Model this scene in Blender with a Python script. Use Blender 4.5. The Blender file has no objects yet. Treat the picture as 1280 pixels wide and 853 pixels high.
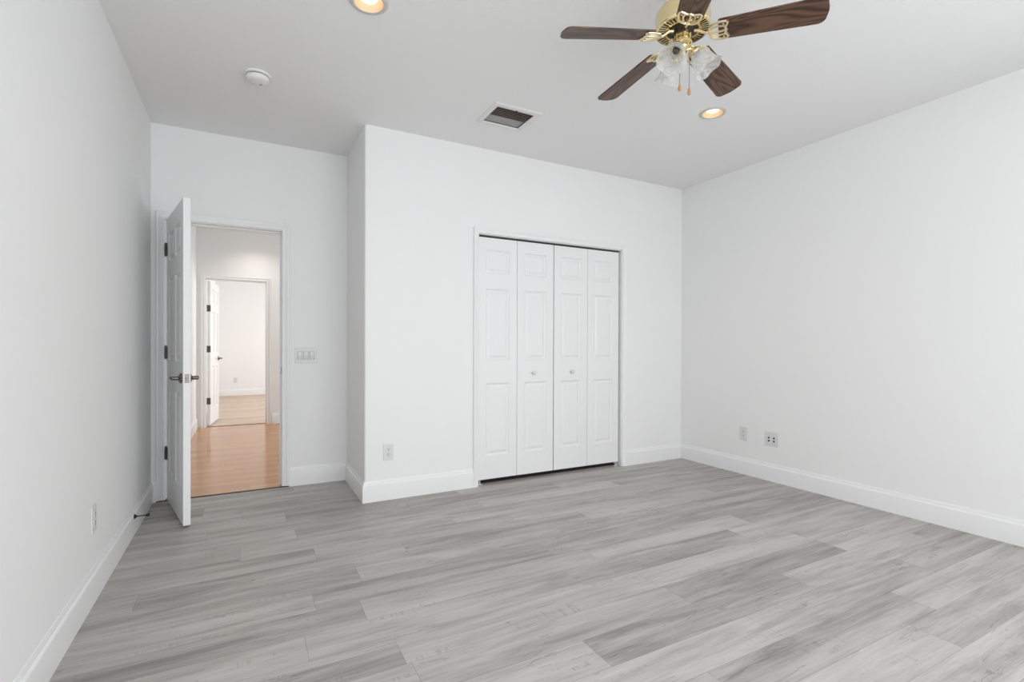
import bpy, math, random
from mathutils import Vector, Matrix

# ------------------------------------------------------------------ camera, world, light, exposure
SC = bpy.context.scene
COL = SC.collection
PI = math.pi
rnd = random.Random(7)

F_PX, YAW, PITCH, ROLL, CAM_H, SHIFT_PX = 623.71, 0.4904, -0.0043, 0.0031, 1.1424, 8.3657
cam_d = bpy.data.cameras.new('camera')
cam = bpy.data.objects.new('camera', cam_d); COL.objects.link(cam)
cam_d.sensor_width = 36; cam_d.sensor_fit = 'HORIZONTAL'
cam_d.lens = F_PX / 1280 * 36
cam_d.shift_y = SHIFT_PX / 1280
cam_d.clip_start = 0.02; cam_d.clip_end = 100
fw = Vector((math.sin(YAW) * math.cos(PITCH), math.cos(YAW) * math.cos(PITCH), math.sin(PITCH)))
rt = Vector((math.cos(YAW), -math.sin(YAW), 0)); up = rt.cross(fw)
c_, s_ = math.cos(ROLL), math.sin(ROLL)
rt, up = c_ * rt + s_ * up, -s_ * rt + c_ * up
m = Matrix((rt, up, -fw)).transposed().to_4x4(); m.translation = Vector((0, 0, CAM_H))
cam.matrix_world = m
SC.camera = cam

SC.view_settings.view_transform = 'Standard'
SC.view_settings.look = 'None'
SC.view_settings.gamma = 1
SC.view_settings.use_curve_mapping = False
SC.view_settings.exposure = -0.15

world = bpy.data.worlds.new('sky'); SC.world = world; world.use_nodes = True
bg = world.node_tree.nodes['Background']
bg.inputs[0].default_value = (0.80, 0.90, 1.0, 1); bg.inputs[1].default_value = 1.0

# room dimensions (metres)
XL, XR, YC, XO, YE, YB, H = -0.602, 3.930, 3.686, 0.759, 4.397, -1.30, 2.74
WT = 0.115                                   # wall thickness
EX0, EX1, EZ = -0.515, 0.255, 2.052          # bedroom doorway
CX0, CX1, CZ = 1.664, 3.146, 2.046           # closet opening
HXL, HXR, YF = -0.594, 2.90, 8.03            # hall
FX0, FX1, FZ = -0.486, 0.264, 2.048          # far doorway
RXL, RXR, YR = -0.585, 3.3, 12.84            # far room
WX0, WX1, WZ0, WZ1 = -0.50, 2.85, 0.35, 2.35  # bedroom window in the wall behind the camera
LX0, LX1, LZ0, LZ1 = -1.15, 0.65, 0.45, 2.15   # added unseen bedroom window for fill light, right wall near the camera (along y)
UX0, UX1, UZ0, UZ1 = 5.2, 7.4, 0.3, 2.3       # added unseen window to brighten the hall (along y)
VX0, VX1, VZ0, VZ1 = 9.2, 11.6, 0.7, 2.2     # added unseen window to light the far room (along y, right wall)

def area(name, loc, rot, sx, sy, power, color=(1, 1, 1)):
    l = bpy.data.lights.new(name, 'AREA'); l.shape = 'RECTANGLE'; l.size = sx; l.size_y = sy
    l.energy = power; l.color = color
    o = bpy.data.objects.new(name, l); COL.objects.link(o); o.location = loc; o.rotation_euler = rot
    return o
# daylight at the back window, then fill lamps behind added, unseen windows
area('window_daylight', ((WX0 + WX1) / 2, YB - 0.16, (WZ0 + WZ1) / 2), (PI / 2 - 0.20, 0, 0), WX1 - WX0, WZ1 - WZ0, 98, (0.985, 0.99, 1.0))
area('side_window_fill', (XR + 0.16, (LX0 + LX1) / 2, (LZ0 + LZ1) / 2), (0, PI / 2 - 0.25, 0), LZ1 - LZ0, LX1 - LX0, 22, (0.985, 0.99, 1.0))
area('hall_window_fill', (HXR + 0.16, (UX0 + UX1) / 2, (UZ0 + UZ1) / 2), (0, PI / 2, 0), UZ1 - UZ0, UX1 - UX0, 50, (0.84, 0.95, 1.0))
area('far_window_fill', (RXR + 0.16, (VX0 + VX1) / 2, (VZ0 + VZ1) / 2), (0, PI / 2, 0), VZ1 - VZ0, VX1 - VX0, 122, (0.99, 0.99, 1.0))

# ------------------------------------------------------------------ helpers
def nodes_mat(name):
    mt = bpy.data.materials.new(name); mt.use_nodes = True
    nt = mt.node_tree
    return mt, nt, nt.nodes['Principled BSDF']

def mat(name, color, rough=0.5, metal=0.0, bump=0.0, bscale=60.0, emit=None, spec=0.5, mottle=0.0):
    mt, nt, b = nodes_mat(name)
    b.inputs['Base Color'].default_value = (*color, 1)
    b.inputs['Roughness'].default_value = rough
    b.inputs['Metallic'].default_value = metal
    b.inputs['Specular IOR Level'].default_value = spec
    if emit:
        b.inputs['Emission Color'].default_value = (*emit[0], 1); b.inputs['Emission Strength'].default_value = emit[1]
    if bump or mottle:
        tc = nt.nodes.new('ShaderNodeTexCoord'); nz = nt.nodes.new('ShaderNodeTexNoise')
        nz.inputs['Scale'].default_value = bscale; nz.inputs['Detail'].default_value = 3
        nt.links.new(tc.outputs['Object'], nz.inputs['Vector'])
        if bump:
            bp = nt.nodes.new('ShaderNodeBump'); bp.inputs['Strength'].default_value = bump; bp.inputs['Distance'].default_value = 0.004
            nt.links.new(nz.outputs['Fac'], bp.inputs['Height']); nt.links.new(bp.outputs['Normal'], b.inputs['Normal'])
        if mottle:
            mx = nt.nodes.new('ShaderNodeMix'); mx.data_type = 'RGBA'
            mx.inputs['A'].default_value = (*[c * (1 - mottle) for c in color], 1); mx.inputs['B'].default_value = (*[min(1, c * (1 + mottle)) for c in color], 1)
            nt.links.new(nz.outputs['Fac'], mx.inputs['Factor']); nt.links.new(mx.outputs['Result'], b.inputs['Base Color'])
    return mt

class NB:
    """small node-graph helper"""
    def __init__(s, nt): s.nt = nt
    def n(s, t, **kw):
        x = s.nt.nodes.new(t)
        for k, v in kw.items(): setattr(x, k, v)
        return x
    def put(s, sock, v):
        if hasattr(v, 'is_linked') or isinstance(v, bpy.types.NodeSocket): s.nt.links.new(v, sock)
        else: sock.default_value = v
    def math(s, op, a, b=0.0, c=0.0):
        x = s.n('ShaderNodeMath', operation=op)
        for i, v in enumerate((a, b, c)): s.put(x.inputs[i], v)
        return x.outputs[0]
    def comb(s, x, y, z=0.0):
        q = s.n('ShaderNodeCombineXYZ')
        for i, v in enumerate((x, y, z)): s.put(q.inputs[i], v)
        return q.outputs[0]
    def noise(s, vec, scale, detail=4, rough=0.55, dist=0.0):
        q = s.n('ShaderNodeTexNoise'); q.inputs['Scale'].default_value = scale; q.inputs['Detail'].default_value = detail
        q.inputs['Roughness'].default_value = rough; q.inputs['Distortion'].default_value = dist
        s.put(q.inputs['Vector'], vec); return q.outputs['Fac']
    def ramp(s, fac, stops):
        q = s.n('ShaderNodeValToRGB'); e = q.color_ramp.elements
        while len(e) < len(stops): e.new(0.5)
        for el, (p, c) in zip(e, stops): el.position = p; el.color = (*c, 1)
        s.put(q.inputs['Fac'], fac); return q.outputs['Color']
    def mix(s, f, a, b, mode='MIX'):
        q = s.n('ShaderNodeMix', data_type='RGBA', blend_type=mode)
        s.put(q.inputs['Factor'], f)
        for nm, v in (('A', a), ('B', b)):
            if isinstance(v, tuple): v = (*v, 1) if len(v) == 3 else v
            s.put(q.inputs[nm], v)
        return q.outputs['Result']

def plank_mat(name, width, length, yoff, stops, streak, seam, rough, var, cracks=True, seamdark=0.55, bands=1.0):
    """planks running along x; each plank gets its own tone and its own grain"""
    mt, nt, b = nodes_mat(name); g = NB(nt)
    tc = g.n('ShaderNodeTexCoord'); sp = g.n('ShaderNodeSeparateXYZ'); nt.links.new(tc.outputs['Object'], sp.inputs[0])
    X, Y = sp.outputs['X'], sp.outputs['Y']
    v = g.math('DIVIDE', g.math('SUBTRACT', Y, yoff), width); row = g.math('FLOOR', v); fv = g.math('SUBTRACT', v, row)
    w1 = g.n('ShaderNodeTexWhiteNoise', noise_dimensions='1D'); nt.links.new(row, w1.inputs['W'])
    u = g.math('ADD', g.math('DIVIDE', X, length), g.math('MULTIPLY', w1.outputs['Value'], 7.0)); col = g.math('FLOOR', u); fu = g.math('SUBTRACT', u, col)
    w2 = g.n('ShaderNodeTexWhiteNoise', noise_dimensions='2D'); nt.links.new(g.comb(row, col), w2.inputs['Vector'])
    idv = w2.outputs['Value']
    ofs = g.math('MULTIPLY', idv, 37.0)
    # long soft bands, then fine grain
    soft = g.noise(g.comb(g.math('ADD', g.math('MULTIPLY', X, 1.1), ofs), g.math('ADD', g.math('MULTIPLY', Y, 10.0), ofs), ofs), 1.0, 5, 0.62, 0.6)
    fine = g.noise(g.comb(g.math('ADD', g.math('MULTIPLY', X, 5.0), ofs), g.math('ADD', g.math('MULTIPLY', Y, 95.0), ofs), ofs), 1.0, 4, 0.6, 0.3)
    t = g.math('ADD', g.math('MULTIPLY', g.math('SUBTRACT', soft, 0.5), bands), g.math('MULTIPLY', g.math('SUBTRACT', fine, 0.5), streak))
    t = g.math('ADD', t, g.math('MULTIPLY', g.math('SUBTRACT', idv, 0.5), var))
    t = g.math('ADD', t, 0.5)
    colr = g.ramp(t, stops)
    if cracks:   # short dark splits and saw marks
        cr = g.noise(g.comb(g.math('ADD', g.math('MULTIPLY', X, 2.2), ofs), g.math('ADD', g.math('MULTIPLY', Y, 26.0), ofs), ofs), 1.0, 2, 0.5, 1.2)
        line = g.math('LESS_THAN', g.math('ABSOLUTE', g.math('SUBTRACT', cr, 0.38)), 0.011)
        zone = g.noise(g.comb(g.math('ADD', g.math('MULTIPLY', X, 1.6), ofs), g.math('ADD', g.math('MULTIPLY', Y, 5.0), ofs), 3.3), 1.0, 2)
        on = g.math('MULTIPLY', line, g.math('GREATER_THAN', zone, 0.54))
        colr = g.mix(g.math('MULTIPLY', on, 0.42), colr, (0.13, 0.12, 0.11))
        saw = g.noise(g.comb(g.math('MULTIPLY', X, 90.0), g.math('ADD', g.math('MULTIPLY', Y, 6.0), ofs), ofs), 1.0, 2)
        zone2 = g.noise(g.comb(g.math('ADD', g.math('MULTIPLY', X, 2.4), ofs), g.math('ADD', g.math('MULTIPLY', Y, 18.0), ofs), 9.1), 1.0, 2)
        so = g.math('MULTIPLY', g.math('GREATER_THAN', saw, 0.56), g.math('GREATER_THAN', zone2, 0.62))
        colr = g.mix(g.math('MULTIPLY', so, 0.26), colr, (0.20, 0.18, 0.165))
    dv = g.math('MULTIPLY', g.math('MINIMUM', fv, g.math('SUBTRACT', 1.0, fv)), width)
    du = g.math('MULTIPLY', g.math('MINIMUM', fu, g.math('SUBTRACT', 1.0, fu)), length)
    gap = g.math('LESS_THAN', g.math('MINIMUM', dv, du), seam)
    colr = g.mix(g.math('MULTIPLY', gap, seamdark), colr, (0.09, 0.08, 0.075))
    nt.links.new(colr, b.inputs['Base Color'])
    b.inputs['Roughness'].default_value = rough
    bp = g.n('ShaderNodeBump'); bp.inputs['Strength'].default_value = 0.12; bp.inputs['Distance'].default_value = 0.002
    nt.links.new(fine, bp.inputs['Height']); nt.links.new(bp.outputs['Normal'], b.inputs['Normal'])
    return mt

M = {}
M['wall'] = mat('wall_paint', (0.90, 0.90, 0.897), 0.75, bump=0.05, bscale=120)
M['hall_wall'] = mat('hall_wall_paint', (0.89, 0.885, 0.88), 0.7, bump=0.05, bscale=120)
M['ceiling'] = mat('ceiling_paint', (0.88, 0.88, 0.875), 0.9, bump=0.25, bscale=70)
M['trim'] = mat('semi_gloss_trim_paint', (0.90, 0.90, 0.90), 0.38, bump=0.02, bscale=40)
M['door'] = mat('door_paint', (0.89, 0.89, 0.89), 0.42, bump=0.06, bscale=90)
M['plastic'] = mat('white_plastic', (0.76, 0.76, 0.755), 0.35, mottle=0.01)
M['dplastic'] = mat('detector_plastic', (0.84, 0.84, 0.82), 0.4, mottle=0.01)
M['slot'] = mat('dark_slot', (0.03, 0.03, 0.03), 0.6, mottle=0.1)
M['black'] = mat('black_rubber', (0.012, 0.012, 0.012), 0.5, mottle=0.1)
M['nickel'] = mat('satin_nickel', (0.17, 0.155, 0.145), 0.26, 1.0, mottle=0.06)
M['hinge'] = mat('hinge_steel', (0.115, 0.105, 0.098), 0.38, 1.0, mottle=0.1)
M['brass'] = mat('polished_brass', (0.86, 0.72, 0.42), 0.17, 1.0, mottle=0.04)
M['ironbrass'] = mat('antique_brass_iron', (0.84, 0.73, 0.50), 0.28, 1.0, mottle=0.06)
M['motor'] = mat('motor_black', (0.015, 0.013, 0.012), 0.35, mottle=0.2)
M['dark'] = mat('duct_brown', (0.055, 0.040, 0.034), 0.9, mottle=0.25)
M['slat'] = mat('register_slat_metal', (0.36, 0.295, 0.255), 0.5, mottle=0.12)
M['grey_slat'] = mat('register_slat_grey', (0.36, 0.355, 0.34), 0.5, mottle=0.12)
M['register'] = mat('register_white', (0.80, 0.80, 0.78), 0.45, mottle=0.02)
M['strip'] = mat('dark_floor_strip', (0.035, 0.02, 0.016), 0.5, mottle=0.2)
M['brown_strip'] = mat('brown_floor_strip', (0.20, 0.10, 0.055), 0.5, mottle=0.2)
M['baffle'] = mat('can_baffle_glow_tint', (0.50, 0.40, 0.32), 0.35, mottle=0.01)  # white baffle coloured tan to paint in the bulb's warm glow
M['trimring'] = mat('can_trim_ring', (0.62, 0.59, 0.55), 0.45, mottle=0.02)
M['lamp'] = mat('lit_reflector_bulb', (1, 0.95, 0.85), 0.4, emit=((1.0, 0.76, 0.50), 4.0))
M['bob'] = mat('wooden_pull_bob', (0.50, 0.27, 0.12), 0.4, mottle=0.15)
M['chain'] = mat('chain_metal', (0.30, 0.28, 0.25), 0.35, 1.0, mottle=0.1)
M['glassclear'] = mat('bulb_glass', (0.9, 0.9, 0.88), 0.1, mottle=0.01)
M['glassclear'] = None
M['floor'] = plank_mat('grey_vinyl_plank', 0.178, 1.22, 0.146,
                       [(0.0, (0.21, 0.195, 0.18)), (0.30, (0.335, 0.315, 0.298)), (0.55, (0.455, 0.435, 0.412)), (0.78, (0.535, 0.515, 0.492)), (1.0, (0.59, 0.57, 0.55))],
                       0.55, 0.0010, 0.46, 0.24, True, 0.45, 1.5)
M['hall_floor'] = plank_mat('orange_laminate', 0.066, 0.9, 0.0,
                            [(0.0, (0.38, 0.135, 0.028)), (0.5, (0.57, 0.245, 0.058)), (1.0, (0.70, 0.36, 0.115))], 0.25, 0.0007, 0.16, 0.35, False, 0.35, 0.6)
M['far_floor'] = plank_mat('beige_vinyl_plank', 0.178, 1.22, 0.03,
                           [(0.0, (0.42, 0.30, 0.215)), (0.5, (0.62, 0.475, 0.365)), (1.0, (0.74, 0.61, 0.49))], 0.3, 0.0011, 0.45, 0.35, False, 0.4, 0.9)

def wood_blade():
    mt, nt, b = nodes_mat('walnut_blade'); g = NB(nt)
    tc = g.n('ShaderNodeTexCoord'); sp = g.n('ShaderNodeSeparateXYZ'); nt.links.new(tc.outputs['Object'], sp.inputs[0])
    oi = g.n('ShaderNodeObjectInfo'); rn = g.math('MULTIPLY', oi.outputs['Random'], 13.0)
    v = g.comb(g.math('ADD', g.math('MULTIPLY', sp.outputs['X'], 2.6), rn), g.math('MULTIPLY', sp.outputs['Y'], 14.0), rn)
    wv = g.noise(v, 1.0, 1, 0.4, 0.5)
    rings = g.math('ABSOLUTE', g.math('SINE', g.math('MULTIPLY', wv, 32.0)))
    fine = g.noise(g.comb(g.math('MULTIPLY', sp.outputs['X'], 14.0), g.math('MULTIPLY', sp.outputs['Y'], 260.0), rn), 1.0, 3)
    t = g.math('ADD', g.math('MULTIPLY', rings, 0.65), g.math('MULTIPLY', fine, 0.35))
    c = g.ramp(t, [(0.05, (0.020, 0.010, 0.007)), (0.45, (0.070, 0.034, 0.020)), (0.95, (0.165, 0.088, 0.053))])
    nt.links.new(c, b.inputs['Base Color']); b.inputs['Roughness'].default_value = 0.42
    return mt
M['blade'] = wood_blade()

def shade_glass():
    mt = bpy.data.materials.new('frosted_swirl_glass'); mt.use_nodes = True; nt = mt.node_tree; nt.nodes.clear(); g = NB(nt)
    out = g.n('ShaderNodeOutputMaterial'); tr = g.n('ShaderNodeBsdfTransparent'); tl = g.n('ShaderNodeBsdfTranslucent'); df = g.n('ShaderNodeBsdfDiffuse'); gl = g.n('ShaderNodeBsdfGlossy')
    tr.inputs[0].default_value = (0.97, 0.97, 0.96, 1); tl.inputs[0].default_value = (0.95, 0.95, 0.94, 1); df.inputs[0].default_value = (0.93, 0.93, 0.92, 1)
    gl.inputs['Roughness'].default_value = 0.12
    tc = g.n('ShaderNodeTexCoord')
    sw = g.noise(tc.outputs['Object'], 24.0, 2, 0.45, 2.5)
    fac = g.math('ADD', g.math('MULTIPLY', sw, 0.50), 0.33)      # swirls: clear to frosted
    a = g.n('ShaderNodeMixShader'); a.inputs[0].default_value = 0.35; nt.links.new(tl.outputs[0], a.inputs[1]); nt.links.new(df.outputs[0], a.inputs[2])
    b = g.n('ShaderNodeMixShader'); nt.links.new(fac, b.inputs[0]); nt.links.new(a.outputs[0], b.inputs[1]); nt.links.new(tr.outputs[0], b.inputs[2])
    lw = g.n('ShaderNodeLayerWeight'); lw.inputs[0].default_value = 0.5
    fr = g.math('ADD', g.math('MULTIPLY', g.math('POWER', lw.outputs['Facing'], 4.0), 0.25), 0.03)
    c = g.n('ShaderNodeMixShader'); nt.links.new(fr, c.inputs[0]); nt.links.new(b.outputs[0], c.inputs[1]); nt.links.new(gl.outputs[0], c.inputs[2])
    nt.links.new(c.outputs[0], out.inputs[0])
    return mt
M['shade'] = shade_glass()

def clear_glass():
    mt = bpy.data.materials.new('clear_bulb_glass'); mt.use_nodes = True; nt = mt.node_tree; nt.nodes.clear(); g = NB(nt)
    out = g.n('ShaderNodeOutputMaterial'); tr = g.n('ShaderNodeBsdfTransparent'); gl = g.n('ShaderNodeBsdfGlossy'); gl.inputs['Roughness'].default_value = 0.05
    lw = g.n('ShaderNodeLayerWeight'); lw.inputs[0].default_value = 0.5
    fr = g.math('ADD', g.math('MULTIPLY', g.math('POWER', lw.outputs['Facing'], 3.0), 0.5), 0.05)
    c = g.n('ShaderNodeMixShader'); nt.links.new(fr, c.inputs[0])
    nt.links.new(tr.outputs[0], c.inputs[1]); nt.links.new(gl.outputs[0], c.inputs[2]); nt.links.new(c.outputs[0], out.inputs[0])
    return mt

def window_glass():
    mt = bpy.data.materials.new('window_glass'); mt.use_nodes = True; nt = mt.node_tree; nt.nodes.clear(); g = NB(nt)
    out = g.n('ShaderNodeOutputMaterial'); tr = g.n('ShaderNodeBsdfTransparent'); gl = g.n('ShaderNodeBsdfGlossy'); gl.inputs['Roughness'].default_value = 0.02
    c = g.n('ShaderNodeMixShader'); c.inputs[0].default_value = 0.06
    nt.links.new(tr.outputs[0], c.inputs[1]); nt.links.new(gl.outputs[0], c.inputs[2]); nt.links.new(c.outputs[0], out.inputs[0])
    return mt
M['pane'] = window_glass()
M['glassclear'] = clear_glass()

class MB:
    """collects shapes; build() links them as one mesh object"""
    def __init__(s): s.v = []; s.f = []
    def add(s, vs, fs):
        k = len(s.v); s.v += [tuple(x) for x in vs]; s.f += [tuple(i + k for i in f) for f in fs]; return s
    def box(s, x0, y0, z0, x1, y1, z1):
        return s.add([(x0, y0, z0), (x1, y0, z0), (x1, y1, z0), (x0, y1, z0), (x0, y0, z1), (x1, y0, z1), (x1, y1, z1), (x0, y1, z1)],
                     [(0, 3, 2, 1), (4, 5, 6, 7), (0, 1, 5, 4), (1, 2, 6, 5), (2, 3, 7, 6), (3, 0, 4, 7)])
    def lathe(s, prof, n=32, frame=None, closed=False, wave=None):
        """prof: (radius, height) along local z; frame: Matrix"""
        vs = []
        for j, (r, z) in enumerate(prof):
            for i in range(n):
                a = 2 * PI * i / n
                rr, zz = r, z
                if wave: rr, zz = wave(j, a, r, z)
                vs.append(Vector((rr * math.cos(a), rr * math.sin(a), zz)))
        if frame: vs = [frame @ q for q in vs]
        fs = []
        L = len(prof)
        for j in range(L if closed else L - 1):
            j2 = (j + 1) % L
            for i in range(n): fs.append((j * n + i, j * n + (i + 1) % n, j2 * n + (i + 1) % n, j2 * n + i))
        if not closed:
            if prof[0][0] > 1e-6: fs.append(tuple(range(n - 1, -1, -1)))
            if prof[-1][0] > 1e-6: fs.append(tuple((L - 1) * n + i for i in range(n)))
        return s.add(vs, fs)
    def tube(s, pts, r, n=10, loop=False, cap=True):
        pts = [Vector(p) for p in pts]; L = len(pts); vs = []; fs = []
        ref = None
        for i, p in enumerate(pts):
            a = pts[(i - 1) % L] if (loop or i > 0) else p; b = pts[(i + 1) % L] if (loop or i < L - 1) else p
            t = (b - a).normalized()
            if ref is None: ref = Vector((0, 0, 1)) if abs(t.z) < 0.9 else Vector((1, 0, 0))
            u = (ref - t * ref.dot(t)).normalized(); w = t.cross(u); ref = u
            rr = r[i] if isinstance(r, (list, tuple)) else r
            for k in range(n):
                an = 2 * PI * k / n; vs.append(p + (u * math.cos(an) + w * math.sin(an)) * rr)
        for i in range(L if loop else L - 1):
            j = (i + 1) % L
            for k in range(n): fs.append((i * n + k, i * n + (k + 1) % n, j * n + (k + 1) % n, j * n + k))
        if not loop and cap: fs.append(tuple(range(n - 1, -1, -1))); fs.append(tuple((L - 1) * n + k for k in range(n)))
        return s.add(vs, fs)
    def sweep(s, rings, closed_ring=True, cap=True):
        n = len(rings[0]); vs = [q for r in rings for q in r]; fs = []
        for j in range(len(rings) - 1):
            for i in range(n if closed_ring else n - 1): fs.append((j * n + i, j * n + (i + 1) % n, (j + 1) * n + (i + 1) % n, (j + 1) * n + i))
        if cap: fs.append(tuple(range(n - 1, -1, -1))); fs.append(tuple((len(rings) - 1) * n + i for i in range(n)))
        return s.add(vs, fs)
    def prism(s, poly, z0, z1):
        n = len(poly)
        return s.add([(x, y, z0) for x, y in poly] + [(x, y, z1) for x, y in poly],
                     [tuple(range(n - 1, -1, -1)), tuple(range(n, 2 * n))] + [(i, (i + 1) % n, n + (i + 1) % n, n + i) for i in range(n)])
    def build(s, name, m, parent=None, smooth=False, bevel=0.0, seg=2, loc=None, rot=None, merge=False):
        me = bpy.data.meshes.new(name); me.from_pydata([tuple(q) for q in s.v], [], s.f)
        import bmesh
        bm = bmesh.new(); bm.from_mesh(me)
        if merge: bmesh.ops.remove_doubles(bm, verts=bm.verts, dist=1e-5)
        bmesh.ops.recalc_face_normals(bm, faces=bm.faces)
        bm.to_mesh(me); bm.free()
        me.materials.append(m)
        if smooth:
            me.polygons.foreach_set('use_smooth', [True] * len(me.polygons)); me.set_sharp_from_angle(angle=math.radians(38))
        o = bpy.data.objects.new(name, me); COL.objects.link(o)
        if parent: o.parent = parent
        if loc: o.location = loc
        if rot: o.rotation_euler = rot
        if bevel:
            b = o.modifiers.new('bevel', 'BEVEL'); b.width = bevel; b.segments = seg; b.limit_method = 'ANGLE'; b.angle_limit = math.radians(40)
        return o

def tag(o, label=None, cat=None, group=None, kind=None):
    if label: o['label'] = label
    if cat: o['category'] = cat
    if group: o['group'] = group
    if kind: o['kind'] = kind
    return o
def structure(o, label, cat): return tag(o, label, cat, None, 'structure')
def empty(name, loc=(0, 0, 0), rot=(0, 0, 0)):
    o = bpy.data.objects.new(name, None); COL.objects.link(o); o.location = loc; o.rotation_euler = rot; o.empty_display_size = 0.1
    return o
def dup(root, loc=None, rot=None):
    r = root.copy(); COL.objects.link(r)
    if loc is not None: r.location = loc
    if rot is not None: r.rotation_euler = rot
    for ch in list(root.children):
        c = ch.copy(); COL.objects.link(c); c.parent = r
        for gch in list(ch.children):
            d = gch.copy(); COL.objects.link(d); d.parent = c
    return r
def label_part(o, text): o['label'] = text; return o

def wall_with_hole(axis, a0, a1, b0, b1, z1, h0, h1, hz0, hz1):
    """solid wall: runs a0..a1 along axis, thickness b0..b1, one opening"""
    mb = MB()
    def bx(p0, p1, q0, q1):
        if p1 - p0 < 1e-6 or q1 - q0 < 1e-6: return
        if axis == 'x': mb.box(p0, b0, q0, p1, b1, q1)
        else: mb.box(b0, p0, q0, b1, p1, q1)
    bx(a0, h0, 0, z1); bx(h1, a1, 0, z1); bx(h0, h1, hz1, z1); bx(h0, h1, 0, hz0)
    return mb

# ------------------------------------------------------------------ floors, ceilings
structure(MB().box(XL - 0.1, YB - 0.1, -0.06, XR + 0.1, YE - 0.004, 0).build('floor', M['floor']), 'grey wood-look plank floor of the empty bedroom', 'floor')
structure(MB().box(XO + .12, YC + .072, -.01, XR, YE, 0.0015).build('floor_closet_shade', M['strip']), 'near-black closet floor slab standing in for shade under the bifold doors', 'floor')  # dark slab added so the gap under the doors reads as shade
structure(MB().box(HXL - 0.1, YE + 0.004, -0.06, HXR + 0.1, YF + 0.05, 0).build('floor_hall', M['hall_floor']), 'glossy orange wood floor of the hall beyond the open door', 'floor')
structure(MB().box(RXL - 0.1, YF + 0.062, -0.06, RXR + 0.1, YR + 0.1, 0).build('floor_far_room', M['far_floor']), 'pale beige plank floor of the bright room beyond the hall', 'floor')

CANS = [(0.505, 2.372), (2.822, 2.377)]
CAN_R = 0.070
VENT = (1.470, 2.965, 1.775, 3.235)
HALL_CAN = (0.13, 7.60)
def ceiling(name, outer, cans, rects, m):
    import bmesh
    bm = bmesh.new()
    def loop(pts):
        vs = [bm.verts.new((x, y, H)) for x, y in pts]
        return [bm.edges.new((vs[i], vs[(i + 1) % len(vs)])) for i in range(len(vs))]
    e = loop(outer)
    for cx, cy in cans: e += loop([(cx + CAN_R * math.cos(2 * PI * i / 40), cy + CAN_R * math.sin(2 * PI * i / 40)) for i in range(40)])
    for x0, y0, x1, y1 in rects: e += loop([(x0, y0), (x1, y0), (x1, y1), (x0, y1)])
    bmesh.ops.triangle_fill(bm, edges=e, use_beauty=True, use_dissolve=False)
    bmesh.ops.recalc_face_normals(bm, faces=bm.faces)
    for f in bm.faces:
        if f.normal.z > 0: f.normal_flip()
    me = bpy.data.meshes.new(name); bm.to_mesh(me); bm.free(); me.materials.append(m)
    o = bpy.data.objects.new(name, me); COL.objects.link(o)
    sm = o.modifiers.new('thickness', 'SOLIDIFY'); sm.thickness = 0.02; sm.offset = -1
    return o
structure(ceiling('ceiling', [(XL - .02, YB - .02), (XR + .02, YB - .02), (XR + .02, YC + .02), (XO + .02, YC + .02), (XO + .02, YE + .02), (XL - .02, YE + .02)], CANS, [VENT], M['ceiling']), 'flat light grey ceiling over the bedroom', 'ceiling')
structure(ceiling('ceiling_hall', [(HXL - .05, YE + .05), (HXR + .05, YE + .05), (HXR + .05, YF + .05), (HXL - .05, YF + .05)], [HALL_CAN], [], M['hall_wall']), 'strip of hall ceiling seen through the doorway', 'ceiling')
structure(MB().box(RXL - .1, YF + .06, H, RXR + .1, YR + .1, H + .1).build('ceiling_far_room', M['ceiling']), 'ceiling of the bright room beyond the hall', 'ceiling')

# ------------------------------------------------------------------ walls
structure(MB().box(XL - WT, YB - WT, 0, XL, YE + WT, H).build('wall_left', M['wall']), 'plain white wall on the left with an outlet and a door stop', 'wall')
structure(wall_with_hole('y', YB - WT, YE + WT, XR, XR + WT, H, LX0, LX1, LZ0, LZ1).build('wall_right', M['wall']), 'plain white wall on the right with two low outlets', 'wall')
structure(wall_with_hole('x', XL - .01, XR + .01, YB - WT, YB, H, WX0, WX1, WZ0, WZ1).build('wall_back', M['wall']), 'white window wall facing the closet', 'wall')
structure(wall_with_hole('x', XL - .01, XO + 0.05, YE, YE + WT, H, EX0 - .02, EX1 + .02, 0, EZ + .02).build('wall_entry', M['wall']), 'white wall around the open bedroom door', 'wall')
# closet wall and its return make one corner with a soft rounded arris
def closet_wall():
    r = 0.018; n = 5
    arc = [(XO + r - r * math.sin(t * PI / 2 / n), YC + r - r * math.cos(t * PI / 2 / n)) for t in range(n + 1)]
    mb = MB()
    poly = arc + [(XO, YE + .01), (XO + WT, YE + .01), (XO + WT, YC + WT), (CX0 - .02, YC + WT), (CX0 - .02, YC)]
    mb.prism(poly, 0, H)
    mb.box(CX1 + .02, YC, 0, XR + .01, YC + WT, H)
    mb.box(CX0 - .02, YC, CZ + .02, CX1 + .02, YC + WT, H)
    return mb
structure(closet_wall().build('wall_closet', M['wall'], smooth=True), 'white wall that juts forward around the closet doors', 'wall')
structure(MB().box(XO + WT, YE + .0, 0, XR, YE + WT, H).build('wall_closet_back', M['wall']), 'back wall inside the dark closet', 'wall')
structure(MB().box(HXL - WT, YE + WT, 0, HXL, YF + .01, H).build('wall_hall_left', M['hall_wall']), 'cream hall wall just behind the open door edge', 'wall')
structure(wall_with_hole('y', YE + WT - .01, YF + .01, HXR, HXR + WT, H, UX0, UX1, UZ0, UZ1).build('wall_hall_right', M['hall_wall']), 'hall wall hidden to the right of the doorway', 'wall')
structure(MB().box(XO + .05, YE + .1149, 0, HXR, YE + .13, H).build('wall_hall_front', M['hall_wall']), 'hall side of the closet wall', 'wall')
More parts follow.
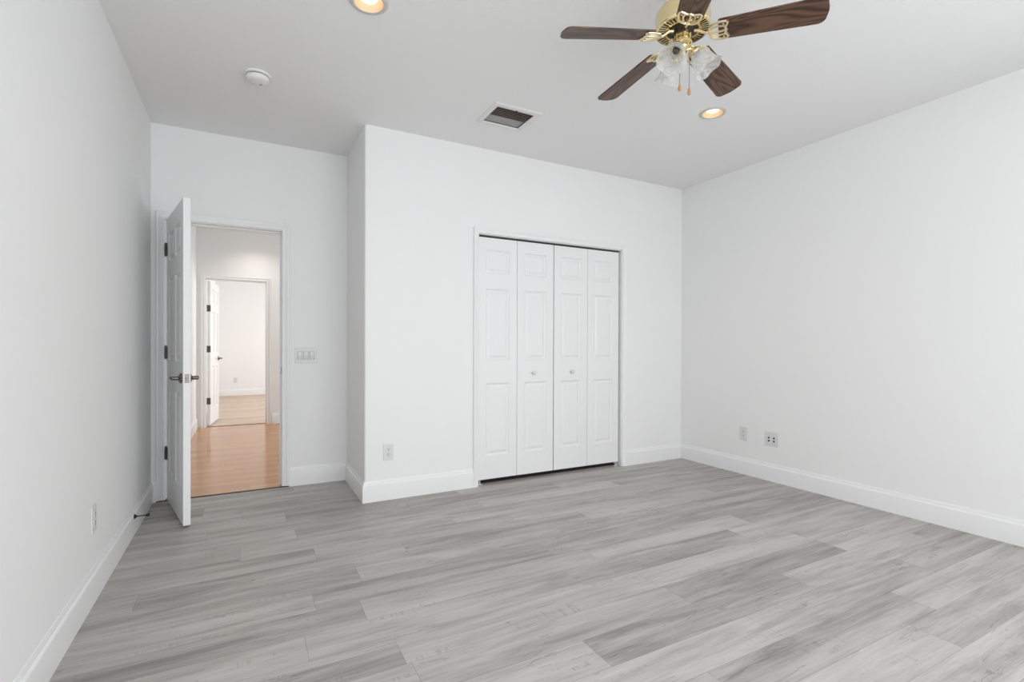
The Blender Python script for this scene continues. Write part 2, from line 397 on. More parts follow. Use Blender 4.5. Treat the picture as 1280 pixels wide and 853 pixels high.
structure(wall_with_hole('x', RXL - .13, RXR, YF, YF + WT, H, FX0 - .02, FX1 + .02, 0, FZ + .02).build('wall_hall_end', M['hall_wall']), 'cream wall at the end of the hall around the far doorway', 'wall')
structure(MB().box(RXL - WT, YF + WT, 0, RXL, YR + WT, H).build('wall_far_left', M['wall']), 'left wall of the bright far room behind its open door', 'wall')
structure(MB().box(RXL, YR, 0, RXR + WT, YR + WT, H).build('wall_far_end', M['wall']), 'bright white wall at the end of the far room', 'wall')
structure(wall_with_hole('y', YF, YR, RXR, RXR + WT, H, VX0, VX1, VZ0, VZ1).build('wall_far_right', M['wall']), 'right wall of the bright far room around its added window', 'wall')

# windows
def window(name, axis, a0, a1, z0, z1, b, label):
    root = structure(empty(name), label, 'window')
    def bx(mb, p0, q0, r0, p1, q1, r1):
        if axis == 'x': mb.box(p0, q0, r0, p1, q1, r1)
        else: mb.box(q0, p0, r0, q1, p1, r1)
    d0, d1 = (b[0], b[1])
    fr = MB(); t = 0.05
    bx(fr, a0, d0, z0, a0 + t, d1, z1); bx(fr, a1 - t, d0, z0, a1, d1, z1); bx(fr, a0 + t, d0, z1 - t, a1 - t, d1, z1); bx(fr, a0 + t, d0, z0, a1 - t, d1, z0 + t)
    am = (a0 + a1) / 2; bx(fr, am - .02, d0, z0 + t, am + .02, d1, z1 - t)
    fr.build('window_frame', M['trim'], root)
    dm = (d0 + d1) / 2
    for p0, p1 in ((a0 + t, am - .02), (am + .02, a1 - t)):
        g = MB(); bx(g, p0, dm - .003, z0 + t, p1, dm + .003, z1 - t); g.build('window_pane', M['pane'], root)
    return root
window('window_1', 'x', WX0, WX1, WZ0, WZ1, (YB - .09, YB - .03), 'white framed window behind the viewer that lights the bedroom')
window('added_window_2', 'y', LX0, LX1, LZ0, LZ1, (XR + .03, XR + .09), 'added white framed window for fill light, unseen in the right wall near the viewer')
window('added_window_3', 'y', UX0, UX1, UZ0, UZ1, (HXR + .03, HXR + .09), 'added unseen window that brightens the hall from its right end')
window('added_window_4', 'y', VX0, VX1, VZ0, VZ1, (RXR + .03, RXR + .09), 'added unseen window that lights the room beyond the hall')

# ------------------------------------------------------------------ baseboards
BASE = [(0.0, 0.0), (0.0155, 0.0), (0.0155, 0.118), (0.0150, 0.121), (0.0075, 0.129), (0.0070, 0.138), (0.003, 0.149), (0.0, 0.149)]
def baseboard(name, pts, side, label, m=None, prof=BASE):
    """pts: corners on the wall plane; side +1: board grows to the left of travel"""
    P = [Vector((x, y)) for x, y in pts]; rings = []
    def nrm(i):
        d = (P[i + 1] - P[i]).normalized(); return Vector((-d.y, d.x)) * side
    for i, p in enumerate(P):
        ns = ([nrm(i - 1)] if i > 0 else []) + ([nrm(i)] if i < len(P) - 1 else [])
        if len(ns) == 2:
            b = ns[0] + ns[1]; b = b / (b.dot(ns[0]))
        else: b = ns[0]
        rings.append([(p.x + b.x * t, p.y + b.y * t, z) for t, z in prof])
    mb = MB().sweep(rings)
    return structure(mb.build(name, m or M['trim'], smooth=True), label, 'baseboard')
CW = 0.056; CCW = 0.051
baseboard('baseboard_left', [(XL, YB), (XL, YE)], -1, 'white baseboard along the left wall')
baseboard('baseboard_entry', [(XL, YE), (EX0 - CW, YE)], -1, 'short white baseboard behind the open door')
baseboard('baseboard_front', [(EX1 + CW, YE), (XO, YE), (XO, YC), (CX0 - CCW, YC)], -1, 'white baseboard from the door casing around the jutting corner to the closet')
baseboard('baseboard_right', [(CX1 + CCW, YC), (XR, YC), (XR, YB)], -1, 'white baseboard from the closet along the right wall')
baseboard('baseboard_back', [(XR, YB), (XL, YB)], -1, 'white baseboard under the bedroom window')
baseboard('baseboard_hall_left', [(HXL, YE + WT), (HXL, YF)], -1, 'white baseboard along the hall wall beside the orange floor')
baseboard('baseboard_hall_end', [(FX1 + CW + .02, YF), (HXR, YF)], -1, 'short white baseboard right of the far doorway')
baseboard('baseboard_far', [(RXL, YF + WT), (RXL, YR), (RXR, YR)], -1, 'white baseboard around the bright far room')

# ------------------------------------------------------------------ door frames (casing, jamb, stop)
CPROF = [(0.004, 0.0), (0.004, 0.008), (0.008, 0.013), (0.015, 0.0135), (0.019, 0.008), (0.031, 0.011), (0.040, 0.0185), (0.044, 0.0205), (0.053, 0.0205), (0.056, 0.016), (0.056, 0.0)]
def casing(x0, x1, zt, y, d, width, z0=0.0):
    k = width / 0.056
    rings = []
    for (X, Z, sx, sz) in ((x0, z0, -1, 0), (x0, zt, -1, 1), (x1, zt, 1, 1), (x1, z0, 1, 0)):
        rings.append([(X + sx * w * k, y + d * t, Z + sz * w * k) for w, t in CPROF])
    return MB().sweep(rings)
def frame(name, x0, x1, zt, ya, yb, width, label, z0=0.0, stop=None, far=True):
    root = structure(empty(name), label, 'door frame')
    casing(x0, x1, zt, ya, -1, width, z0).build('casing', M['trim'], root, smooth=True)
    if far: casing(x0, x1, zt, yb, 1, width, z0).build('casing', M['trim'], root, smooth=True)
    j = MB().box(x0 - .019, ya, z0, x0, yb, zt + .019).box(x1, ya, z0, x1 + .019, yb, zt + .019).box(x0, ya, zt, x1, yb, zt + .019)
    j.build('jamb', M['trim'], root, bevel=0.001)
    if stop:
        s0, s1 = stop
        MB().box(x0, s0, z0, x0 + .011, s1, zt).box(x1 - .011, s0, z0, x1, s1, zt).box(x0 + .011, s0, zt - .011, x1 - .011, s1, zt).build('door_stop_strip', M['trim'], root, bevel=0.002)
    return root
fr1 = frame('trim_1', EX0, EX1, EZ, YE, YE + WT, CW, 'white moulded casing and jamb around the open bedroom doorway', 0.009, (YE + .045, YE + .082))
label_part(MB().box(EX1 - .0015, YE + .006, 0.905, EX1 + .001, YE + .034, 0.965).build('strike_plate', M['hinge'], fr1, bevel=0.002), 'dark metal strike plate on the white jamb')
fr2 = frame('trim_2', FX0, FX1, FZ, YF, YF + WT, CW, 'white casing around the doorway at the end of the hall', 0.0, (YF + .03, YF + .066))
fr3 = frame('trim_3', CX0, CX1, CZ, YC, YC + WT, CCW, 'slim white casing around the closet doors', 0.0, None, False)
MB().box(CX0 + .01, YC + .034, CZ - .012, CX1 - .01, YC + .058, CZ).build('door_track', M['slot'], fr3)
structure(MB().box(XL + .016, YE - .010, 0.0, XO - .40, YE + .006, 0.0055).build('trim_4', M['strip'], bevel=0.002), 'thin dark threshold strip between grey and orange floors', 'threshold')
structure(MB().box(FX0, YF + .048, 0.0, FX1, YF + .064, 0.005).build('trim_5', M['brown_strip'], bevel=0.002), 'thin brown threshold strip at the far doorway', 'threshold')

# ------------------------------------------------------------------ panelled doors
def panel_door(w, t, z0, z1, xs, zs, y0=0.0):
    """leaf x 0..w, y y0..y0+t; raised panels on both faces. xs, zs: list of (lo, hi)"""
    mb = MB()
    gx = [0.0] + [q for p in xs for q in p] + [w]; gz = [z0] + [q for p in zs for q in p] + [z1]
    rings = [(0.0, 0.0), (0.005, 0.0065), (0.012, 0.0100), (0.019, 0.0100), (0.036, 0.0018), (0.042, 0.0012)]
    for ys, sg in ((y0, 1), (y0 + t, -1)):
        for i in range(len(gx) - 1):
            for j in range(len(gz) - 1):
                a, b, c, d = gx[i], gx[i + 1], gz[j], gz[j + 1]
                if b - a < 1e-6: continue
                if i % 2 == 1 and j % 2 == 1:
                    rr = [[(a + o, ys + sg * dp, c + o), (b - o, ys + sg * dp, c + o), (b - o, ys + sg * dp, d - o), (a + o, ys + sg * dp, d - o)] for o, dp in rings]
                    vs = [q for r in rr for q in r]; fs = []
                    for k in range(len(rr) - 1):
                        for q in range(4): fs.append((k * 4 + q, k * 4 + (q + 1) % 4, (k + 1) * 4 + (q + 1) % 4, (k + 1) * 4 + q))
                    k = len(rr) - 1; fs.append((k * 4, k * 4 + 1, k * 4 + 2, k * 4 + 3)); mb.add(vs, fs)
                else: mb.add([(a, ys, c), (b, ys, c), (b, ys, d), (a, ys, d)], [(0, 1, 2, 3)])
    ya, yb = y0, y0 + t
    for i in range(len(gx) - 1):
        for z in (z0, z1): mb.add([(gx[i], ya, z), (gx[i + 1], ya, z), (gx[i + 1], yb, z), (gx[i], yb, z)], [(0, 1, 2, 3)])
    for j in range(len(gz) - 1):
        for x in (0.0, w): mb.add([(x, ya, gz[j]), (x, yb, gz[j]), (x, yb, gz[j + 1]), (x, ya, gz[j + 1])], [(0, 1, 2, 3)])
    return mb

def hinge(parent, x, y, z, sgn=1):
    """butt hinge: knuckle barrel with five rings and tips, two leaves"""
    mb = MB()
    fr = Matrix.Translation((x, y, z - 0.045))
    prof = [(0.0, -.006), (0.004, -.004), (0.0045, 0)]
    for k in range(5):
        a = 0.018 * k; prof += [(0.0066, a + .0008), (0.0066, a + .0172), (0.0052, a + .018)]
    prof += [(0.0045, .090), (0.004, .094), (0.0, .096)]
    mb.lathe(prof, 14, fr)
    mb.box(x + .001, y + .0035, z - .045, x + .034, y + .0065, z + .045)
    mb.box(x - .034, y + .0035, z - .045, x - .001, y + .0065, z + .045)
    return mb

def lever_set(root, x, z, ya, yb, toward):
    """lever handles with roses on both faces of a leaf; toward: -1 lever points to the hinge side"""
    for y, s in ((ya, -1), (yb, 1)):
        h = MB()
        base = Matrix.Translation((x, y, z)) @ Matrix.Rotation(PI / 2 * (1 if s < 0 else -1), 4, 'X')
        h.lathe([(0.031, 0.0), (0.0325, 0.003), (0.031, 0.008), (0.020, 0.014), (0.0125, 0.018), (0.0115, 0.044), (0.0125, 0.050), (0.0, 0.0535)], 28, base)
        yo = y + s * 0.046
        pts = [(x - 0.004 * toward * -1, yo, z), (x + toward * .02, yo + s * .004, z + .001), (x + toward * .05, yo + s * .005, z + .002), (x + toward * .085, yo + s * .003, z + .001), (x + toward * .112, yo - s * .003, z - .001)]
        h.tube(pts, [0.0105, 0.0105, 0.0095, 0.0085, 0.0065], 14)
        label_part(h.build('door_handle', M['nickel'], root, smooth=True), 'satin nickel lever handle with round rose')

# bedroom door, swung into the room
dw, dt = 0.716, 0.040
PX = [(0.105, 0.320), (0.396, 0.611)]
PZ = [(0.235, 0.83), (1.03, 1.61), (1.735, 1.93)]
d1 = structure(empty('door_1', (EX0 + .004, YE - .012, 0), (0, 0, -math.radians(76.8))), 'open white panelled door with nickel levers in the bedroom doorway', 'door')
panel_door(dw, dt, 0.014, 2.056, PX, PZ, 0.006).build('door_leaf', M['door'], d1, bevel=0.0012, merge=True)
for z in (1.832, 1.086, 0.352):
    label_part(hinge(d1, 0.0, 0.0, z).build('hinge', M['hinge'], d1, smooth=True), 'dark steel butt hinge')
lever_set(d1, dw - 0.062, 0.930, 0.006, 0.006 + dt, -1)
MB().box(dw - .0005, .006 + .008, .902, dw + .0012, .006 + dt - .008, .958).box(dw, .006 + .0145, .922, dw + .010, .006 + dt - .0145, .938).build('latch_plate', M['nickel'], d1, bevel=0.001)

# far room door, swung away into the bright room
d2 = structure(empty('door_2', (FX0 + .008, YF + WT + .012, 0), (0, 0, math.radians(84.0))), 'white door standing open into the bright far room', 'door')
panel_door(0.716, 0.036, 0.012, 2.036, PX, PZ, -0.042).build('door_leaf', M['door'], d2, bevel=0.0012, merge=True)
for z in (1.65, 1.08, 0.35):
    h = MB(); fr = Matrix.Translation((0.0, 0.0, z - .045)); h.lathe([(0, -.005), (.0065, 0), (.0065, .09), (0, .095)], 12, fr)
    h.box(-.004, -.045, z - .045, .012, -.003, z + .045)
    label_part(h.build('hinge', M['hinge'], d2, smooth=True), 'dark steel hinge')
lever_set(d2, 0.716 - 0.062, 0.935, -0.042, -0.006, -1)

# bifold closet doors: two folding pairs
PWID = 0.3655; PT = 0.033; BZ0, BZ1 = 0.040, 2.030
BPZ = [(0.235, 0.830), (1.022, 1.610), (1.738, 1.930)]
def bifold(name, x, knob_right, label):
    root = structure(empty(name, (x, YC + 0.028, 0)), label, 'closet door')
    for k in range(2):
        o = panel_door(PWID - .003, PT, BZ0, BZ1, [(0.072, PWID - .076)], BPZ).build('door_leaf', M['door'], root, bevel=0.0014, merge=True, loc=(k * PWID, 0, 0))
    kx = (PWID * 1.5 - .025) if knob_right else (PWID * .5 + .005)
    fr = Matrix.Translation((kx, 0, 0.909)) @ Matrix.Rotation(PI / 2, 4, 'X')
    MB().lathe([(0.012, 0), (0.012, .003), (0.008, .008), (0.009, .014), (0.016, .020), (0.0185, .027), (0.016, .033), (0.008, .037), (0, .038)], 24, fr).build('knob', M['plastic'], root, smooth=True)
    px = 0.006 if knob_right else 2 * PWID - .046
    br = MB().box(px, 0.0, 0.0, px + .040, .024, .0035).box(px + (0 if knob_right else .036), 0, 0, px + (.004 if knob_right else .040), .024, .020)
    br.lathe([(.005, .0), (.005, .030)], 10, Matrix.Translation((px + .02, .012, .002)))
    br.build('pivot_bracket', M['plastic'], root)
    return root
bifold('door_3', CX0 + .0035, True, 'left pair of white panelled bifold closet doors with a white knob')
bifold('door_4', CX0 + .0035 + 2 * PWID + .005, False, 'right pair of white panelled bifold closet doors beside a dark gap')

# ------------------------------------------------------------------ outlets, switches, jacks (built facing -y at the origin, z = plate centre)
def duplex():
    r = empty('wall_outlet')
    w, h = 0.037, 0.060
    MB().box(-w, -.006, -h, w, 0, h).build('cover_plate', M['plastic'], r, bevel=0.003, seg=3)
    for s in (1, -1):
        face = MB().prism([(0.0165 * math.cos(a) * (1.0), max(-.0135, min(.0135, .0175 * math.sin(a)))) for a in [2 * PI * i / 32 for i in range(32)]], 0, .0025)
        face.v = [(x, -.006 - z, y + s * .0195) for x, y, z in face.v]
        rec = face.build('receptacle', M['plastic'], r)
        sl = MB().box(-.0075, -.0092, s * .0195 + .001, -.0050, -.0083, s * .0195 + .0095).box(.0050, -.0092, s * .0195 + .002, .0075, -.0083, s * .0195 + .0088)
        sl.lathe([(.0030, 0), (.0030, .0008)], 12, Matrix.Translation((0, -.0084, s * .0195 - .006)) @ Matrix.Rotation(PI / 2, 4, 'X'))
        sl.build('slot', M['slot'], rec)
    MB().lathe([(.003, 0), (.0025, .0012), (0, .0014)], 12, Matrix.Translation((0, -.006, 0)) @ Matrix.Rotation(PI / 2, 4, 'X')).build('screw', M['plastic'], r)
    return r
G_OUT = 'low wall outlets'
o1 = duplex(); o1.location = (0.932, YC, 0.351); tag(o1, 'white duplex outlet between the jutting corner and the closet', 'outlet', G_OUT)
o2 = dup(o1, (XR, 2.955, 0.362), (0, 0, -PI / 2)); tag(o2, 'single white duplex outlet on the right wall nearer the room corner', 'outlet', G_OUT)
o3 = dup(o1, (XL, 2.848, 0.361), (0, 0, PI / 2)); tag(o3, 'white outlet low on the left wall above its baseboard', 'outlet', G_OUT)
o4 = dup(o1, (-0.201, YR, 0.345), (0, 0, 0)); tag(o4, 'tiny white outlet on the bright wall of the far room', 'outlet', G_OUT)
o5 = dup(o1, (HXL, 6.97, 0.37), (0, 0, PI / 2)); tag(o5, 'outlet on the hall wall just past the open door edge', 'outlet', G_OUT)

def jack_plate():
    r = empty('jack_plate', (XR, 2.684, 0.356), (0, 0, -PI / 2)); w, h = 0.060, 0.060
    MB().box(-w, -.006, -h, w, 0, h).build('cover_plate', M['plastic'], r, bevel=0.003, seg=3)
    for x in (-.023, .023):
        ins = MB().box(x - .0165, -.0085, -.034, x + .0165, -.006, .034).build('jack_insert', M['plastic'], r, bevel=0.001)
        for z in (.011, -.015):
            MB().lathe([(.0075, 0), (.0075, .002), (.005, .0022), (.005, .006), (0, .006)], 16, Matrix.Translation((x, -.0085, z)) @ Matrix.Rotation(PI / 2, 4, 'X')).build('socket', M['slot'], ins)
    return tag(r, 'wide white jack plate with four dark sockets on the right wall', 'jack plate')
jack_plate()

def switch_plate():
    r = empty('switch_plate', (0.4355, YE, 1.055)); w, h = 0.0825, 0.061
    MB().box(-w, -.0065, -h, w, 0, h).build('cover_plate', M['plastic'], r, bevel=0.003, seg=3)
    for k in (-1, 0, 1):
        x = k * .046
        MB().box(x - .0178, -.0068, -.0345, x + .0178, -.0062, .0345).build('gap', M['motor'], r)
        # rocker: pressed in at the bottom
        pr = [(-.0070, -.0335), (-.0125, .0), (-.0095, .0335), (-.0040, .0335), (-.0040, -.0335)]
        MB().sweep([[(x + sx, y, z) for y, z in pr] for sx in (-.0155, .0155)]).build('rocker', M['plastic'], r, bevel=0.0008)
    return tag(r, 'white three-rocker light switch plate beside the open door', 'light switch')
switch_plate()

# ------------------------------------------------------------------ door stop on the left baseboard
def door_stop():
    r = empty('door_stop', (XL + .0155, 3.69, 0.112))
    fr = Matrix.Rotation(PI / 2, 4, 'Y')
    MB().lathe([(.0145, 0), (.0145, .003), (.009, .007), (.0055, .014), (0, .014)], 20, fr).build('mounting_base', M['black'], r, smooth=True)
    MB().lathe([(.0036, .012), (.0036, .060), (0, .060)], 12, fr).build('rod', M['black'], r, smooth=True)
    MB().lathe([(.006, .057), (.0085, .060), (.0085, .072), (.006, .076), (0, .076)], 16, fr).build('bumper', M['black'], r, smooth=True)
    return tag(r, 'black rigid door stop on the left baseboard behind the door', 'door stop')
door_stop()

# ------------------------------------------------------------------ recessed lights
def recessed_light(x, y, power, label, group, tint=(1.0, 0.80, 0.55)):
    r = empty('recessed_light', (x, y, H))
    MB().lathe([(CAN_R - .004, .004), (CAN_R - .004, -.004), (CAN_R + .002, -.006), (.086, -.004), (.089, 0.0), (.088, .0)], 48, None).v
    t = MB(); prof = [(CAN_R - .004, .001), (CAN_R - .003, -.005), (CAN_R + .004, -.0065), (.085, -.0045), (.089, -.0008), (.089, .0)]
    t.lathe(prof, 48, None, closed=True); t.build('trim_ring', M['trimring'], r, smooth=True)
    b = MB(); b.lathe([(CAN_R - .0035, -.004), (.064, .03), (.058, .075), (.052, .10), (.052, .102), (.060, .076), (.066, .03), (CAN_R - .001, -.003)], 48, None, closed=True)
    b.build('baffle', M['baffle'], r, smooth=True)
    MB().lathe([(.0, .1005), (.0675, .1005), (.0675, .104), (0, .104)], 32).build('can_top', M['baffle'], r)
    MB().lathe([(0.0, .006), (.022, .008), (.038, .016), (.044, .028), (.038, .052), (.020, .090), (0, .1)], 32).build('bulb', M['lamp'], r, smooth=True)
    l = bpy.data.lights.new('lamp_light', 'SPOT'); l.energy = power; l.color = tint; l.spot_size = math.radians(128); l.spot_blend = 1.0; l.shadow_soft_size = 0.04
    lo = bpy.data.objects.new('lamp_light', l); COL.objects.link(lo); lo.parent = r; lo.location = (0, 0, 0.001)
    return tag(r, label, 'ceiling light', group)
G_CAN = 'recessed ceiling lights'
recessed_light(*CANS[0], 7, 'lit recessed light cut by the top edge, above the smoke detector', G_CAN)
recessed_light(*CANS[1], 7, 'lit recessed light beyond the fan toward the right wall', G_CAN)
hl = recessed_light(*HALL_CAN, 30, 'recessed hall light that throws a glow above the far doorway', G_CAN, (1.0, 0.93, 0.86))

# ------------------------------------------------------------------ smoke detector
def smoke_detector():
    r = empty('smoke_detector', (0.062, 3.318, H))
    MB().lathe([(.0, 0), (.071, 0), (.071, -.008), (.066, -.012), (0, -.012)], 48).build('mounting_base', M['dplastic'], r, smooth=True)
    MB().lathe([(.0, -.012), (.056, -.012), (.056, -.0165), (0, -.0165)], 40).build('smoke_gap', M['slot'], r)
    MB().lathe([(0, -.0165), (.061, -.0165), (.062, -.022), (.058, -.034), (.050, -.041), (.030, -.044), (0, -.0445)], 48).build('cover', M['dplastic'], r, smooth=True)
    MB().lathe([(.007, -.043), (.007, -.0465), (.005, -.0475), (0, -.0475)], 16, Matrix.Translation((.018, .022, 0))).build('test_button', M['grey_slat'], r)
    return tag(r, 'round white smoke detector on the ceiling near the left wall', 'smoke detector')
smoke_detector()

# ------------------------------------------------------------------ ceiling register
def ceiling_vent():
    x0, y0, x1, y1 = VENT; cx, cy = (x0 + x1) / 2, (y0 + y1) / 2; hx, hy = (x1 - x0) / 2, (y1 - y0) / 2
    r = empty('ceiling_vent', (cx, cy, H))
    prof = [(-.012, .0), (-.012, -.003), (-.004, -.009), (.018, -.009), (.029, -.003), (.030, 0)]   # (offset outward, z)
    rings = []
    for sx, sy in ((-1, -1), (1, -1), (1, 1), (-1, 1), (-1, -1)):
        rings.append([(sx * (hx + o), sy * (hy + o), z) for o, z in prof])
    MB().sweep(rings, cap=False).build('flange', M['register'], r)
    d = .13
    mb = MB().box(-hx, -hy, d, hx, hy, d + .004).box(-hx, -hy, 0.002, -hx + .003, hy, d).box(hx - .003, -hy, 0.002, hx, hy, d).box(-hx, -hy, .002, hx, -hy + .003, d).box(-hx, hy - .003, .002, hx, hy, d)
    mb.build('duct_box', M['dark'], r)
    n = 11; pitch = (2 * hy - .03) / n
    for k in range(n):
        y = -hy + .02 + pitch * (k + .5)
        near = k < 7
        a = math.radians(35 if near else 158)
        hl_ = .0085 if near else .0080; dy, dz = math.cos(a) * hl_, math.sin(a) * hl_
        px, pz = -math.sin(a) * .0011, math.cos(a) * .0011
        ring = [(y - dy - px, -dz - pz), (y + dy - px, dz - pz), (y + dy + px, dz + pz), (y - dy + px, -dz + pz)]
        MB().sweep([[(sx * (hx - .010), yy, zz + .008) for yy, zz in ring] for sx in (-1, 1)]).build('slat', M['slat'] if near else M['grey_slat'], r)  # nearer slats brown, farther slats grey
    MB().box(-hx + .003, -hy + .010, -.003, hx - .003, -hy + .024, .006).build('end_bar', M['register'], r)
    MB().box(-.0035, -hy + .012, -.016, .0035, -hy + .020, .004).build('damper_lever', M['slot'], r)
    return tag(r, 'white ceiling air register with brown and grey slats above the closet', 'air vent')
ceiling_vent()

# ------------------------------------------------------------------ ceiling fan
def ceiling_fan():
    FX, FY = 1.6557, 1.5532
    r = empty('ceiling_fan', (FX, FY, H))
    Z = lambda z: z - H
    MB().lathe([(.0, 0), (.062, 0), (.064, -.012), (.060, -.035), (.040, -.058), (.018, -.066), (0, -.066)], 40).build('canopy', M['brass'], r, smooth=True)
    MB().lathe([(0, -.06), (.0125, -.06), (.0125, Z(2.60)), (0, Z(2.60))], 20).build('downrod', M['brass'], r, smooth=True)
    MB().lathe([(0, Z(2.625)), (.030, Z(2.622)), (.050, Z(2.608)), (.085, Z(2.594)), (.104, Z(2.582)), (.111, Z(2.570)), (.1125, Z(2.555)), (.1115, Z(2.520)), (.113, Z(2.514)), (.113, Z(2.506)), (.110, Z(2.502)), (0, Z(2.502))], 56).build('motor_housing', M['brass'], r, smooth=True)
    MB().lathe([(0, Z(2.5018)), (.106, Z(2.5018)), (.106, Z(2.5005)), (0, Z(2.5005))], 48).build('vent_backing', M['motor'], r)
    gr = MB()
    n = 40
    for k in range(n):
        a = 2 * PI * k / n
        b = MB().box(.072, -.0022, Z(2.4975), .1065, .0022, Z(2.5005)); q = Matrix.Rotation(a, 4, 'Z')
        gr.add([q @ Vector(v) for v in b.v], b.f)
    gr.lathe([(.104, Z(2.501)), (.113, Z(2.501)), (.112, Z(2.4965)), (.105, Z(2.4965))], 56, closed=True)
    gr.lathe([(.066, Z(2.501)), (.074, Z(2.501)), (.074, Z(2.4965)), (.066, Z(2.4965))], 56, closed=True)
    gr.build('vent_grille', M['brass'], r, smooth=True)
    MB().lathe([(0, Z(2.5012)), (.066, Z(2.5012)), (.066, Z(2.4975)), (.058, Z(2.4955)), (.048, Z(2.4930)), (0, Z(2.4930))], 40).build('flywheel', M['motor'], r, smooth=True)
    MB().lathe([(0, Z(2.4935)), (.036, Z(2.4935)), (.0375, Z(2.490)), (.0375, Z(2.446)), (.040, Z(2.443)), (.040, Z(2.437)), (.034, Z(2.432)), (.024, Z(2.427)), (.020, Z(2.418)), (.020, Z(2.405)), (.014, Z(2.398)), (.011, Z(2.390)), (.007, Z(2.386)), (0, Z(2.384))], 40).build('switch_housing', M['brass'], r, smooth=True)
    # blades, each with its openwork iron
    droop = math.atan(0.0796); pitch = math.radians(13)
    tip = 0.533
    def outline():
        pts = []
        r0, w0, w1 = 0.143, 0.053, 0.0635
        rc = 0.030
        pts += [(r0, -w0 + .006), (r0 + .006, -w0)]
        for i in range(7):
            a = -PI / 2 + PI / 2 * i / 6; pts.append((tip - rc + rc * math.cos(a), -w1 + rc + rc * math.sin(a)))
        for i in range(5):
            t = (i + 1) / 6; pts.append((tip + .005 * math.sin(PI * t), (-w1 + rc) * (1 - 2 * t)))
        for i in range(7):
            a = PI / 2 * i / 6; pts.append((tip - rc + rc * math.cos(a), w1 - rc + rc * math.sin(a)))
        pts += [(r0 + .006, w0), (r0, w0 - .006)]
        return pts
    bl_mesh = None; irons = None
    for k in range(5):
        az = math.radians(161.463) - k * 2 * PI / 5
        # frame: x radial (drooping), y counter-clockwise, pitched about x
        base = Matrix.Translation((0, 0, Z(2.476))) @ Matrix.Rotation(az, 4, 'Z') @ Matrix.Rotation(droop, 4, 'Y') @ Matrix.Rotation(-pitch, 4, 'X')
        if bl_mesh is None:
            o = MB().prism(outline(), -.003, .003).build('fan_blade', M['blade'], r, bevel=0.0015); bl_mesh = o
            ir = MB()
            zz = -.0065
            def cv(p, rad, loop=False): ir.tube([(x - .021, y, zz) for x, y in p], rad, 8, loop)
            half = [(.127, .0), (.128, .014), (.133, .026), (.142, .035), (.156, .041), (.176, .0445), (.196, .0435), (.202, .037), (.197, .025), (.191, .012), (.196, .0)]
            cv(half + [(x, -y) for x, y in half[-2:0:-1]], .0052, True)
            cv([(.128, 0), (.150, .004), (.172, .005), (.196, .0)], .0046)
            cv([(.134, .013), (.150, .020), (.168, .024), (.194, .019)], .0042); cv([(.134, -.013), (.150, -.020), (.168, -.024), (.194, -.019)], .0042)
            ir.lathe([(.0, -.011), (.005, -.010), (.0055, -.006), (0, -.004)], 12, Matrix.Translation((.165, .032, 0))); ir.lathe([(.0, -.011), (.005, -.010), (.0055, -.006), (0, -.004)], 12, Matrix.Translation((.165, -.032, 0)))
            ir.tube([(.046, 0, .018), (.066, 0, .016), (.082, 0, .004), (.096, 0, -.0045), (.113, 0, -.0065)], [.008, .008, .0075, .0065, .006], 10)
            io = ir.build('blade_iron', M['ironbrass'], o, smooth=True); label_part(io, 'openwork brass bracket under the blade root')
        else:
            o = bl_mesh.copy(); COL.objects.link(o); o.parent = r
            io = irons.copy(); COL.objects.link(io); io.parent = o
        irons = io
        o.matrix_local = base
    label_part(bl_mesh, 'dark walnut blade')
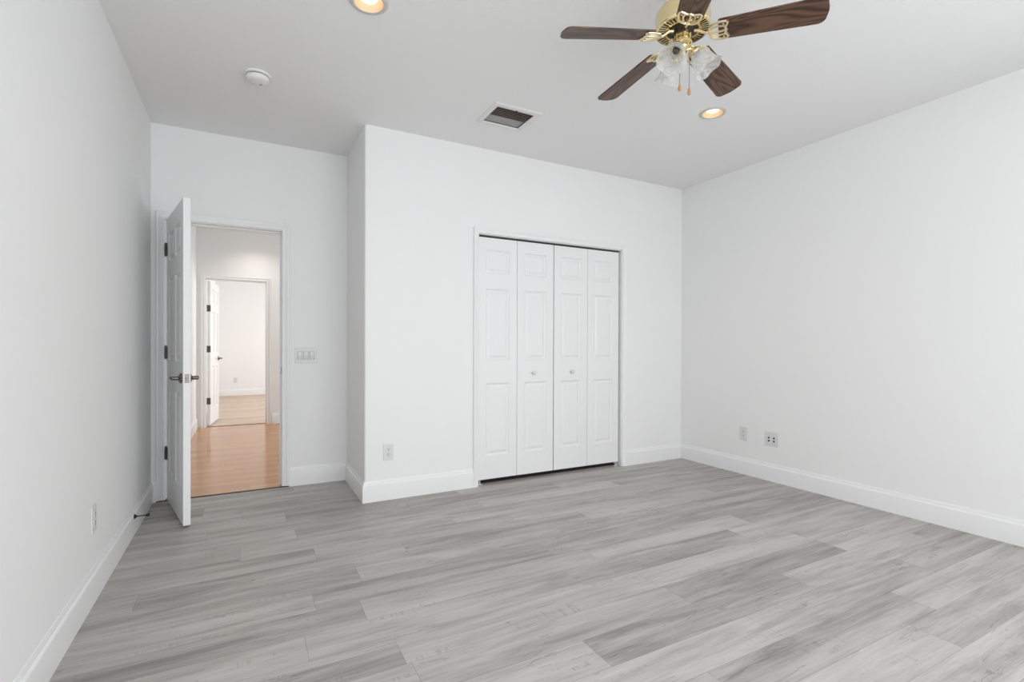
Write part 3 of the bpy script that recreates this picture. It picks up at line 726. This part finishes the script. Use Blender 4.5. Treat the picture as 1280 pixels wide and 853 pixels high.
    # three lamp arms with ruffled frosted bell shades
    for az_d in (-160, -40, 80):
        az = math.radians(az_d); d = Vector((math.cos(az), math.sin(az), 0))
        axis = (d * math.sin(math.radians(35)) + Vector((0, 0, -math.cos(math.radians(35))))).normalized()
        p0 = d * .020 + Vector((0, 0, Z(2.412))); neck = d * .047 + Vector((0, 0, Z(2.410)))
        arm = MB().tube([p0 - d * .01 , p0 + d * .010 + Vector((0, 0, .004)), p0 + d * .022 + Vector((0, 0, .003)), neck + axis * -.004], .0065, 12).build('lamp_arm', M['brass'], r, smooth=True)
        q = axis.to_track_quat('Z', 'Y').to_matrix().to_4x4(); fr = Matrix.Translation(neck) @ q
        MB().lathe([(0, -.006), (.012, -.005), (.017, .002), (.027, .008), (.0285, .014), (.027, .018), (.022, .018)], 32, fr).build('shade_holder', M['brass'], arm, smooth=True)
        def wave(j, a, rr, zz):
            t = max(0.0, (zz - .055) / .055)
            return rr + .0024 * t * math.cos(6 * a), zz + .0026 * t * math.cos(6 * a + .6)
        out = [(.0245, .010), (.026, .018), (.034, .028), (.042, .042), (.0455, .058), (.047, .074), (.051, .088), (.058, .100), (.064, .108)]
        inn = [(rr - .0022, zz) for rr, zz in out[::-1]]
        MB().lathe(out + inn, 64, fr, closed=True, wave=wave).build('glass_shade', M['shade'], arm, smooth=True)
        MB().lathe([(0, .012), (.014, .012), (.015, .034), (0, .034)], 20, fr).build('bulb_socket', M['slot'], arm, smooth=True)
        MB().lathe([(0, .034), (.011, .036), (.014, .046), (.0165, .056), (.014, .070), (.007, .084), (0, .090)], 20, fr).build('bulb', M['glassclear'], arm, smooth=True)
    # pull chains (beads) with wooden bobs
    for (x, y, zt, zb) in ((-.012, .004, 2.412, 2.268), (.026, -.014, 2.420, 2.252)):
        ch = MB(); zc = zt
        while zc > zb:
            ch.lathe([(0, .0018), (.0014, .0010), (.0014, -.0010), (0, -.0018)], 8, Matrix.Translation((x, y, Z(zc)))); zc -= .0036
        ch.tube([(x, y, Z(zt)), (x, y, Z(zb))], .0007, 6)
        co = ch.build('pull_chain', M['chain'], r)
        MB().lathe([(0, .006), (.0025, .004), (.003, 0), (.0055, -.010), (.0075, -.020), (.006, -.028), (0, -.032)], 16, Matrix.Translation((x, y, Z(zb)))).build('pull_bob', M['bob'], co, smooth=True)
    return tag(r, 'brass ceiling fan with five walnut blades and frosted bell shades', 'ceiling fan')
ceiling_fan()
